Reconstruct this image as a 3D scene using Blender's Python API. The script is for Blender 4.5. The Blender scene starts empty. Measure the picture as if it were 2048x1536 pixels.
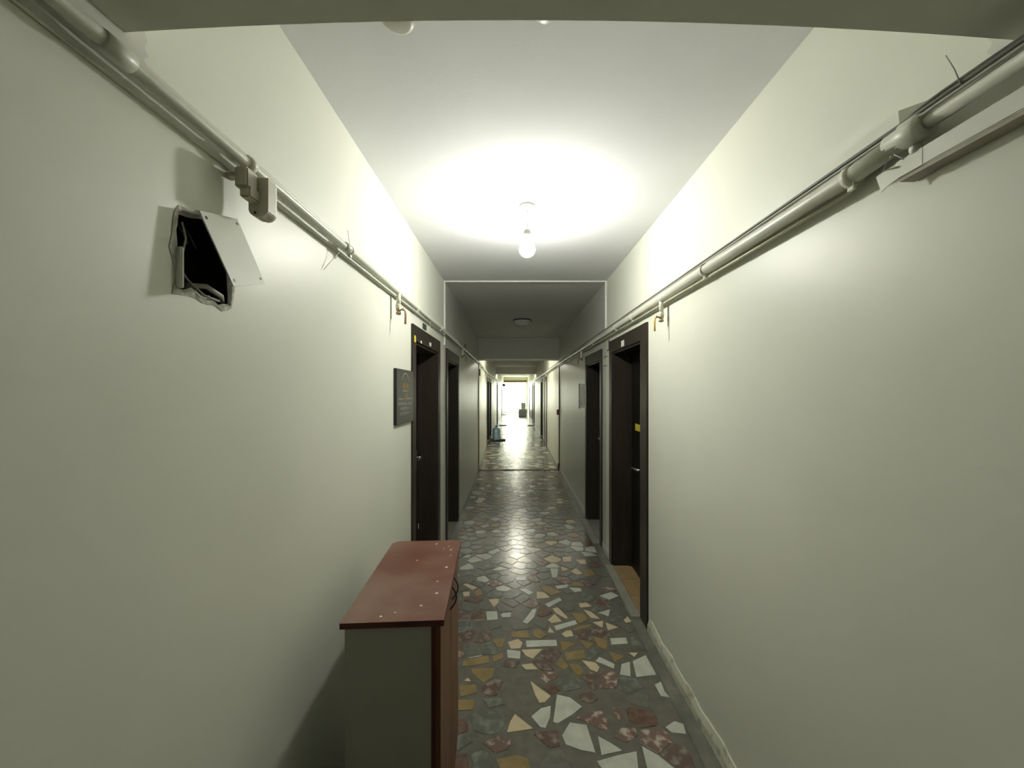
import bpy, bmesh, math, random
from mathutils import Vector, Matrix
from mathutils.geometry import tessellate_polygon
random.seed(7)
scn = bpy.context.scene
COL = scn.collection

# ------------------------------------------------------------------ camera
EYE = 1.62
cam_data = bpy.data.cameras.new('camera')
cam = bpy.data.objects.new('camera', cam_data)
COL.objects.link(cam)
cam.location = (0, 0, EYE)
cam.rotation_euler = (math.pi / 2, 0, 0)
cam_data.sensor_width = 36.0
cam_data.lens = 769 / 2048 * 36
cam_data.shift_x = -7 / 2048
cam_data.shift_y = 15 / 2048
cam_data.clip_start = 0.02
cam_data.clip_end = 200
scn.camera = cam

# ------------------------------------------------------------------ light and exposure
BULB = 360.0          # radiance of the bare bulb hanging near the camera
BULB_FAR = 520.0      # the two lamps further down the corridor
SKY = 13.0            # daylight outside the glazed end
world = bpy.data.worlds.new('daylight')
scn.world = world
world.use_nodes = True
wn = world.node_tree.nodes
wn['Background'].inputs[0].default_value = (1.0, 1.0, 0.86, 1)
wn['Background'].inputs[1].default_value = SKY
portal_data = bpy.data.lights.new('daylight_portal', 'AREA')
portal_data.shape = 'RECTANGLE'; portal_data.size = 1.9; portal_data.size_y = 2.4
portal_data.cycles.is_portal = True
portal = bpy.data.objects.new('daylight_portal', portal_data)
portal.location = (0.02, 29.75, 1.2); portal.rotation_euler = (-math.pi / 2, 0, 0)
COL.objects.link(portal)
vs = scn.view_settings
vs.view_transform = 'Standard'; vs.look = 'None'; vs.gamma = 1; vs.exposure = 0.42
vs.use_curve_mapping = False

# ------------------------------------------------------------------ materials
def mat(name, col, rough=0.5, col2=None, scale=6.0, bump=0.0, bscale=60.0, metal=0.0, spec=0.5,
        trans=0.0, lo=0.35, hi=0.65, emit=None, detail=4.0, stretch=None):
    m = bpy.data.materials.new(name); m.use_nodes = True
    nt = m.node_tree; n = nt.nodes; l = nt.links
    b = n['Principled BSDF']
    b.inputs['Base Color'].default_value = (*col, 1)
    b.inputs['Roughness'].default_value = rough
    b.inputs['Metallic'].default_value = metal
    b.inputs['Specular IOR Level'].default_value = spec
    b.inputs['Transmission Weight'].default_value = trans
    if emit:
        b.inputs['Emission Color'].default_value = (*emit[0], 1)
        b.inputs['Emission Strength'].default_value = emit[1]
    if col2 or bump:
        g = n.new('ShaderNodeNewGeometry')
        src = g.outputs['Position']
        if stretch:
            mp = n.new('ShaderNodeMapping'); mp.inputs['Scale'].default_value = stretch
            l.new(src, mp.inputs['Vector']); src = mp.outputs['Vector']
    if col2:
        t = n.new('ShaderNodeTexNoise'); t.inputs['Scale'].default_value = scale
        t.inputs['Detail'].default_value = detail
        l.new(src, t.inputs['Vector'])
        r = n.new('ShaderNodeValToRGB')
        r.color_ramp.elements[0].position = lo; r.color_ramp.elements[1].position = hi
        r.color_ramp.elements[0].color = (*col, 1); r.color_ramp.elements[1].color = (*col2, 1)
        l.new(t.outputs['Fac'], r.inputs['Fac']); l.new(r.outputs['Color'], b.inputs['Base Color'])
    if bump:
        t2 = n.new('ShaderNodeTexNoise'); t2.inputs['Scale'].default_value = bscale
        t2.inputs['Detail'].default_value = 5
        l.new(src, t2.inputs['Vector'])
        bp = n.new('ShaderNodeBump'); bp.inputs['Strength'].default_value = bump
        bp.inputs['Distance'].default_value = 0.004
        l.new(t2.outputs['Fac'], bp.inputs['Height']); l.new(bp.outputs['Normal'], b.inputs['Normal'])
    return m

M = {}
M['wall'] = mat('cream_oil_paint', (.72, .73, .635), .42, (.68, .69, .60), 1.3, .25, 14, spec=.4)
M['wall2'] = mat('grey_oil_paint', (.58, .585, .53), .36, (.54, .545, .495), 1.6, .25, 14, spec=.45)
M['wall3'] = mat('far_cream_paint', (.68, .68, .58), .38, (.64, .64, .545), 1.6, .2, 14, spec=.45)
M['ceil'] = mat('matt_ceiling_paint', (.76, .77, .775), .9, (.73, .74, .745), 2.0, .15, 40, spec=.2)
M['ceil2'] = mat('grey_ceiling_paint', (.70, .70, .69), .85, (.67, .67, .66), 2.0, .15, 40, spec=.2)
M['beam'] = mat('beam_paint', (.68, .68, .60), .85, (.64, .64, .56), 2.0, .2, 30, spec=.2)
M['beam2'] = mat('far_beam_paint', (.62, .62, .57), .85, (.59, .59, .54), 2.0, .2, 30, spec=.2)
M['trim'] = mat('white_strip', (.80, .81, .76), .5)
M['brown_trim'] = mat('brown_strip', (.09, .05, .03), .5)
M['cement'] = mat('grey_cement_joint', (.158, .152, .122), .24, (.125, .122, .098), 18, .12, 90, spec=.5)
M['border'] = mat('cement_border', (.20, .195, .16), .33, (.12, .122, .10), 9, .15, 60, spec=.45)
M['skirt'] = mat('painted_skirting', (.60, .61, .49), .5, (.30, .29, .22), 22, .5, 40, lo=.52, hi=.75)
R_ = .235
M['s_w'] = mat('white_marble', (.56, .58, .50), R_, (.46, .48, .41), 14)
M['s_c'] = mat('cream_marble', (.60, .515, .345), R_, (.53, .44, .28), 12)
M['s_o'] = mat('ochre_marble', (.29, .215, .10), R_, (.23, .17, .08), 12)
M['s_g'] = mat('grey_green_marble', (.125, .132, .107), R_, (.27, .28, .24), 20, lo=.46, hi=.8, detail=8)
M['s_m'] = mat('mauve_marble', (.125, .088, .070), R_, (.27, .22, .18), 24, lo=.48, hi=.66, detail=8)
M['s_p'] = mat('pink_veined_marble', (.17, .115, .092), R_, (.50, .42, .35), 22, lo=.50, hi=.64, detail=8)
M['s_d'] = mat('dark_cement_marble', (.13, .13, .105), R_, (.17, .165, .135), 24, detail=8)
M['s_r'] = mat('dark_red_marble', (.12, .065, .05), R_, (.17, .12, .09), 24, detail=8)
M['door'] = mat('espresso_wood', (.008, .007, .005), .55, (.012, .009, .006), 8, spec=.2, stretch=(6, 6, .6))
M['casing'] = mat('dark_brown_casing', (.024, .020, .014), .45, (.034, .026, .018), 6, spec=.3, stretch=(6, 6, .8))
M['reddoor'] = mat('dark_red_door', (.09, .02, .016), .5)
M['tan_tile'] = mat('tan_tile', (.36, .25, .12), .45, (.30, .21, .10), 9)
M['grey_tile'] = mat('pale_grey_tile', (.30, .30, .25), .4, (.26, .26, .21), 9)
M['steel'] = mat('brushed_steel', (.62, .61, .58), .3, metal=1)
M['yellow'] = mat('yellow_sticker', (.60, .50, .05), .5)
M['white'] = mat('white_plastic', (.72, .73, .66), .45)
M['pipe'] = mat('painted_pipe', (.60, .61, .52), .38, (.54, .55, .46), 12, .1, 60)
M['pvc'] = mat('cream_conduit', (.62, .62, .50), .4)
M['yellowpipe'] = mat('yellowed_tube', (.58, .56, .40), .4)
M['cable_d'] = mat('dark_cable', (.12, .12, .095), .5)
M['cable_g'] = mat('grey_cable', (.36, .36, .30), .5)
M['brass'] = mat('tarnished_brass', (.35, .28, .16), .35, metal=.9)
M['lever_y'] = mat('yellow_lever', (.62, .45, .10), .45)
M['lever_r'] = mat('red_brown_lever', (.26, .13, .08), .5)
M['beige'] = mat('beige_plastic', (.46, .44, .34), .45)
M['plate'] = mat('white_cover_plate', (.52, .53, .45), .5)
M['black'] = mat('black_plastic', (.012, .012, .011), .4, (.03, .028, .024), 30)
M['dust'] = mat('dusty_black_hollow', (.010, .010, .009), .8, (.05, .045, .035), 26, lo=.55, hi=.8, detail=8)
M['plaster'] = mat('broken_plaster', (.62, .62, .54), .9, (.40, .39, .33), 60, .8, 80)
M['sign'] = mat('charcoal_sign_face', (.055, .056, .045), .4)
M['signedge'] = mat('sign_edge', (.012, .012, .010), .4)
M['gold'] = mat('gold_print', (.42, .27, .08), .5)
M['print'] = mat('pale_print', (.34, .34, .30), .5)
M['teal'] = mat('teal_plate', (.045, .065, .06), .5)
M['mahog'] = mat('mahogany_laminate', (.13, .046, .025), .36, (.21, .125, .092), 5, .15, 30, lo=.4, hi=.72, detail=6)
M['mahog_e'] = mat('mahogany_edge', (.085, .016, .009), .45)
M['mahog_d'] = mat('mahogany_door', (.13, .045, .018), .4, (.17, .07, .03), 5, stretch=(4, 4, .5))
M['greypanel'] = mat('grey_laminate', (.40, .40, .33), .45, (.38, .38, .31), 5)
M['flake'] = mat('dried_white_paint', (.70, .66, .56), .8)
M['paper'] = mat('white_paper', (.72, .71, .64), .6)
M['carton'] = mat('pale_carton', (.66, .67, .69), .7)
M['carton2'] = mat('light_carton', (.62, .64, .58), .7)
M['mat'] = mat('dark_doormat', (.035, .030, .022), .95, bump=.6, bscale=200)
M['water'] = mat('blue_water_bottle', (.42, .60, .70), .08, trans=.35)
M['cap'] = mat('blue_cap', (.06, .16, .32), .4)
M['red'] = mat('red_plastic', (.25, .03, .02), .4)
M['frosted'] = mat('white_glass_dome', (.50, .51, .47), .08)
M['bulb'] = mat('lit_bulb', (1, 1, 1), .4, emit=((1.0, .99, .91), BULB))
M['bulb_far'] = mat('lit_far_bulb', (1, 1, 1), .4, emit=((1.0, .97, .80), BULB_FAR))
M['rose'] = mat('grey_ceramic', (.16, .16, .145), .6)
M['lip'] = mat('trunking_shade_edge', (.36, .33, .26), .6)
M['frame'] = mat('window_frame_paint', (.55, .55, .40), .4)
M['lintel'] = mat('brown_lintel', (.13, .07, .04), .6)
M['outside'] = mat('pale_yellow_render', (.80, .80, .55), .9)
glass = bpy.data.materials.new('clear_glass'); glass.use_nodes = True
_n = glass.node_tree.nodes; _n.remove(_n['Principled BSDF'])
_t = _n.new('ShaderNodeBsdfTransparent'); _g = _n.new('ShaderNodeBsdfGlossy'); _x = _n.new('ShaderNodeMixShader')
_g.inputs['Roughness'].default_value = .02; _x.inputs[0].default_value = .06
_t.inputs[0].default_value = (.96, .98, .95, 1)
glass.node_tree.links.new(_t.outputs[0], _x.inputs[1]); glass.node_tree.links.new(_g.outputs[0], _x.inputs[2])
glass.node_tree.links.new(_x.outputs[0], _n['Material Output'].inputs[0])
M['glass'] = glass

# ------------------------------------------------------------------ helpers
def tag(o, label=None, cat=None, kind=None, group=None):
    if label: o['label'] = label
    if cat: o['category'] = cat
    if kind: o['kind'] = kind
    if group: o['group'] = group
    return o

def empty(name, loc, label, cat, kind=None, group=None):
    o = bpy.data.objects.new(name, None); COL.objects.link(o)
    o.location = loc; o.empty_display_size = .1
    return tag(o, label, cat, kind, group)

class MB:
    """collects faces in world coordinates, links them as one mesh object"""
    def __init__(s): s.v = []; s.f = []; s.m = []; s.smooth = []
    def add(s, vs, fs, mi=0, sm=False):
        o = len(s.v); s.v += [tuple(v) for v in vs]
        for f in fs: s.f.append([i + o for i in f]); s.m.append(mi); s.smooth.append(sm)
        return s
    def box(s, a, b, mi=0, xf=None, bev=0.0):
        x0, y0, z0 = [min(p, q) for p, q in zip(a, b)]; x1, y1, z1 = [max(p, q) for p, q in zip(a, b)]
        if bev:
            bm = bmesh.new(); bmesh.ops.create_cube(bm, size=1)
            for v in bm.verts:
                v.co = Vector(((v.co.x + .5) * (x1 - x0) + x0, (v.co.y + .5) * (y1 - y0) + y0, (v.co.z + .5) * (z1 - z0) + z0))
            bmesh.ops.bevel(bm, geom=bm.edges[:], offset=bev, segments=2, affect='EDGES')
            bm.verts.index_update()
            vs = [v.co.copy() for v in bm.verts]; fs = [[v.index for v in f.verts] for f in bm.faces]; bm.free()
        else:
            vs = [(x0,y0,z0),(x1,y0,z0),(x1,y1,z0),(x0,y1,z0),(x0,y0,z1),(x1,y0,z1),(x1,y1,z1),(x0,y1,z1)]
            fs = [(0,3,2,1),(4,5,6,7),(0,1,5,4),(1,2,6,5),(2,3,7,6),(3,0,4,7)]
        if xf: vs = [xf(Vector(v)) for v in vs]
        return s.add(vs, fs, mi)
    def prism(s, pts, d, mi=0):
        """closed polygon pts (3D) extruded by vector d"""
        n = len(pts); d = Vector(d)
        vs = [Vector(p) for p in pts] + [Vector(p) + d for p in pts]
        fs = [list(range(n)), list(range(2 * n - 1, n - 1, -1))] + [[i, i + n, (i + 1) % n + n, (i + 1) % n] for i in range(n)]
        return s.add(vs, fs, mi)
    def tube(s, pts, r, seg=10, mi=0, cap=True):
        pts = [Vector(p) for p in pts]; rs = r if isinstance(r, (list, tuple)) else [r] * len(pts)
        vs = []; fs = []
        up = None
        for i, p in enumerate(pts):
            a = pts[max(i - 1, 0)]; b = pts[min(i + 1, len(pts) - 1)]
            t = (b - a).normalized()
            if up is None:
                up = Vector((0, 0, 1)) if abs(t.z) < .9 else Vector((1, 0, 0))
            side = t.cross(up).normalized(); up2 = side.cross(t).normalized(); up = up2
            for k in range(seg):
                an = 2 * math.pi * k / seg
                vs.append(p + (side * math.cos(an) + up2 * math.sin(an)) * rs[i])
        for i in range(len(pts) - 1):
            for k in range(seg):
                k2 = (k + 1) % seg
                fs.append((i * seg + k, i * seg + k2, (i + 1) * seg + k2, (i + 1) * seg + k))
        s.add(vs, fs, mi, True)
        if cap:
            o = len(s.v) - len(vs)
            s.f.append([o + k for k in range(seg)]); s.m.append(mi); s.smooth.append(False)
            s.f.append([o + (len(pts) - 1) * seg + k for k in range(seg)]); s.m.append(mi); s.smooth.append(False)
        return s
    def lathe(s, c, prof, seg=24, mi=0, axis='z'):
        """prof: (radius, offset) pairs along the axis from c"""
        c = Vector(c); vs = []; fs = []
        for r, h in prof:
            for k in range(seg):
                an = 2 * math.pi * k / seg; a, b = r * math.cos(an), r * math.sin(an)
                vs.append(c + (Vector((a, b, h)) if axis == 'z' else Vector((h, a, b)) if axis == 'x' else Vector((a, h, b))))
        for i in range(len(prof) - 1):
            for k in range(seg):
                k2 = (k + 1) % seg
                fs.append((i * seg + k, i * seg + k2, (i + 1) * seg + k2, (i + 1) * seg + k))
        s.add(vs, fs, mi, True)
        o = len(s.v) - len(vs)
        for e in (0, len(prof) - 1):
            if prof[e][0] > 1e-4:
                s.f.append([o + e * seg + k for k in range(seg)]); s.m.append(mi); s.smooth.append(False)
        return s
    def build(s, name, mats, parent=None, origin=None, **kw):
        if not isinstance(mats, (list, tuple)): mats = [mats]
        if parent is not None:
            base = parent.matrix_world.copy() if False else Matrix.Translation(world_loc(parent))
            off = world_loc(parent)
            loc = Vector((0, 0, 0))
        else:
            off = Vector(origin) if origin is not None else Vector((0, 0, 0)); loc = off
        me = bpy.data.meshes.new(name)
        bm = bmesh.new()
        bv = [bm.verts.new(Vector(v) - off) for v in s.v]
        for f, mi, sm in zip(s.f, s.m, s.smooth):
            try: fc = bm.faces.new([bv[i] for i in f])
            except ValueError: continue
            fc.material_index = mi; fc.smooth = sm
        bmesh.ops.recalc_face_normals(bm, faces=bm.faces[:])
        bm.to_mesh(me); bm.free()
        for m in mats: me.materials.append(M[m])
        o = bpy.data.objects.new(name, me); COL.objects.link(o)
        if parent is not None: o.parent = parent
        o.location = loc
        return tag(o, **kw)

def world_loc(o):
    v = Vector((0, 0, 0))
    while o is not None: v += Vector(o.location); o = o.parent
    return v

def lerp(a, b, t): return a + (b - a) * t
LW = [(.74, -.714), (3.87, -.714), (7.94, -.765), (12.0, -.90), (29.5, -.915)]
RW = [(.74, .908), (7.94, .908), (12.0, .945), (29.5, .945)]
def wx(side, y):
    """x of the corridor face of a wall at depth y"""
    if y < .74: return -.714 if side < 0 else .908
    tab = LW if side < 0 else RW
    for (y0, x0), (y1, x1) in zip(tab, tab[1:]):
        if y <= y1: return lerp(x0, x1, (y - y0) / (y1 - y0))
    return tab[-1][1]
def W(side, u, w, z):
    """point at depth u, w metres into the wall (negative: towards the corridor), height z"""
    return Vector((wx(side, u) + side * w, u, z))
CEIL = EYE + 1.1065
THICK = .24

# ------------------------------------------------------------------ doors: (side, near, far, top, near casing, far casing)
DOORS = [
    (-1, 2.626, 3.587, 2.085, .085, .10), (-1, 3.93, 4.88, 2.065, .08, .09),
    (1, 2.625, 3.675, 2.095, .135, .09), (1, 4.01, 4.95, 2.065, .08, .08),
    (-1, 12.05, 13.0, 2.07, .08, .08), (-1, 13.25, 14.2, 2.07, .08, .08),
    (1, 11.55, 12.5, 2.07, .08, .08), (1, 13.3, 14.3, 2.07, .08, .08),
    (-1, 18.5, 19.45, 2.07, .08, .08), (1, 18.9, 19.85, 2.07, .08, .08), (1, 20.6, 21.55, 2.07, .08, .08),
    (-1, 24.6, 25.55, 2.07, .08, .08), (1, 25.6, 26.55, 2.07, .08, .08),
]
def opening(d): return (d[1] + d[4], d[2] - d[5], d[3] - .11)

# ------------------------------------------------------------------ walls, one slab per straight run
HOLE = [(.805,1.83),(.815,1.87),(.80,1.92),(.804,1.965),(.812,2.0),(.83,2.012),(.865,2.022),(.90,2.02),(.955,2.015),
        (.965,1.95),(.970,1.875),(.963,1.832),(.93,1.823),(.905,1.832),(.875,1.826),(.845,1.838)]
def wall(side, name, runs):
    b = MB()
    for (u0, u1, mi) in runs:
        x0 = wx(side, u0 + 1e-5); x1 = wx(side, u1 - 1e-5)
        def P(u, w, z):
            t = (u - u0) / (u1 - u0); return Vector((lerp(x0, x1, t) + side * w, u, z))
        outer = [(u0, 0.0)]
        holes = []
        for d in sorted(DOORS, key=lambda q: q[1]):
            if d[0] == side and u0 <= d[1] < u1:
                a, c, h = opening(d); outer += [(a, 0.0), (a, h), (c, h), (c, 0.0)]
        outer += [(u1, 0.0), (u1, CEIL), (u0, CEIL)]
        if side < 0 and u0 < .9 < u1: holes = [HOLE[::-1]]
        loops = [outer] + holes
        flat = [p for lp in loops for p in lp]
        tris = tessellate_polygon([[Vector((p[0], p[1], 0)) for p in lp] for lp in loops])
        n = len(flat)
        vs = [P(u, 0, z) for u, z in flat] + [P(u, THICK, z) for u, z in flat]
        fs = [tuple(t) for t in tris] + [tuple(i + n for i in t[::-1]) for t in tris]
        k = 0
        for lp in loops:
            m = len(lp)
            for i in range(m):
                j = (i + 1) % m; fs.append((k + i, k + j, k + j + n, k + i + n))
            k += m
        b.add(vs, fs, mi)
    return b
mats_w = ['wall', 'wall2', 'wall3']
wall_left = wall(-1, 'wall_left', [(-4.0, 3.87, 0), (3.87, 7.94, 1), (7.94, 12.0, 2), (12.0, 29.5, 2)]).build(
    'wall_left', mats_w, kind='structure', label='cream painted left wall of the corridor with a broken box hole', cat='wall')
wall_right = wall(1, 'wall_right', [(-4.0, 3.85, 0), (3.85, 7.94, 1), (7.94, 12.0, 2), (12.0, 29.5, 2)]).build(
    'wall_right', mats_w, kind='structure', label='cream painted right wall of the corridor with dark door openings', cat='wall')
MB().box((-1.3, -4.2, 0), (1.4, -4.0, CEIL)).build('wall_back', 'wall2', kind='structure',
    label='plain wall closing the corridor behind the viewpoint', cat='wall')

# ceiling in runs, beams under it
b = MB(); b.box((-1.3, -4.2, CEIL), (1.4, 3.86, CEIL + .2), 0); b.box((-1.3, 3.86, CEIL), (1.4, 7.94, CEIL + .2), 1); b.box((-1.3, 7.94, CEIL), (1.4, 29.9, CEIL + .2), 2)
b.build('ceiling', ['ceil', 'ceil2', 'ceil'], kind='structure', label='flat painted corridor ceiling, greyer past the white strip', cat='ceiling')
b = MB(); N = 24; pts = []
for i in range(N + 1):
    x = lerp(-.9, 1.05, i / N); pts.append((x, .70, EYE + .676 - .044 * x * x))
pts += [(1.05, .70, CEIL), (-.9, .70, CEIL)]
b.prism(pts, (0, -.62, 0)).build('ceiling_beam', 'beam', origin=(0, .43, EYE + .72), kind='structure',
    label='near ceiling beam with a slightly arched lower edge, directly overhead', cat='beam')
MB().box((-.95, 7.94, EYE + .67), (1.0, 8.35, CEIL)).build('ceiling_beam', 'beam2', origin=(0, 8.1, EYE + .67), kind='structure',
    label='middle ceiling beam beyond the unlit dome lamp', cat='beam')
MB().box((-1.0, 17.5, EYE + .80), (1.05, 17.9, CEIL)).build('ceiling_beam', 'beam2', origin=(0, 17.7, EYE + .8), kind='structure',
    label='farthest ceiling beam before the bright end of the corridor', cat='beam')

# ------------------------------------------------------------------ strips on the joints
b = MB(); y = 3.84
b.box((-.714, y, CEIL - .012), (.908, y + .022, CEIL))
b.box((-.714, y, 2.085), (-.702, y + .022, CEIL - .012)); b.box((.896, y, 2.20), (.908, y + .022, CEIL - .012))
b.build('trim_1', 'trim', kind='structure', label='thin white strip framing the ceiling joint and both walls', cat='trim')
b = MB()
b.box((wx(-1, 7.93) - .01, 7.925, 0), (wx(-1, 7.93) + .014, 7.955, 2.22)); b.build('trim_2', 'brown_trim', kind='structure',
    label='dark vertical joint strip on the left wall under the middle beam', cat='trim')
b = MB()
b.box((.892, 7.92, 0), (.915, 7.955, 2.22)); b.box((.875, 7.9, 0), (.915, 7.96, .14)); b.build('trim_3', 'brown_trim', kind='structure',
    label='brown vertical joint strip on the right wall under the middle beam', cat='trim')
MB().box((-.765, 7.89, -.002), (.908, 7.985, .003)).build('trim_4', 'mat', kind='structure',
    label='dark expansion joint line across the terrazzo floor', cat='trim')

# skirting on the near right wall: rough painted band with a wavy top
b = MB(); K = 60; rows = []
for i in range(K + 1):
    u = lerp(.55, 2.60, i / K); t = .078 + .008 * math.sin(u * 23) + random.uniform(-.006, .005); q = random.uniform(-.002, .002)
    rows.append([(.909, u, 0), (.890 + q, u, 0), (.891 + q, u, t * .55), (.902, u, t), (.909, u, t + .003)])
fs = []
for i in range(K):
    for k in range(4): fs.append((i * 5 + k, i * 5 + k + 1, i * 5 + k + 6, i * 5 + k + 5))
fs += [(0, 1, 2, 3, 4), tuple(K * 5 + k for k in range(5))]
b.add([p for rw in rows for p in rw], fs)
b.build('baseboard_right', 'skirt', kind='structure', label='rough low painted skirting along the near right wall', cat='baseboard')
b = MB()
for (u0, u1) in ((3.69, 4.0), (4.96, 7.9)):
    b.prism([(.909, u0, 0), (.909, u1, 0), (.909, u1, .06), (.909, u0, .06)], (-.008, 0, 0))
b.build('baseboard_right', 'wall2', kind='structure', label='low grey skirting on the right wall beside the farther doors', cat='baseboard')

# ------------------------------------------------------------------ floor
b = MB(); b.box((-1.3, -4.2, -.12), (1.4, 29.9, -.0025), 0)
b.box((.82, -4, -.0025), (.908, 7.9, 0), 1); b.box((-.714, -4, -.0025), (-.655, 3.9, 0), 1)
# rough unpainted corners where the near beam meets the walls
floor = b.build('floor', ['cement', 'border'], kind='structure', label='polished floor of broken marble pieces set in grey cement', cat='floor')


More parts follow.
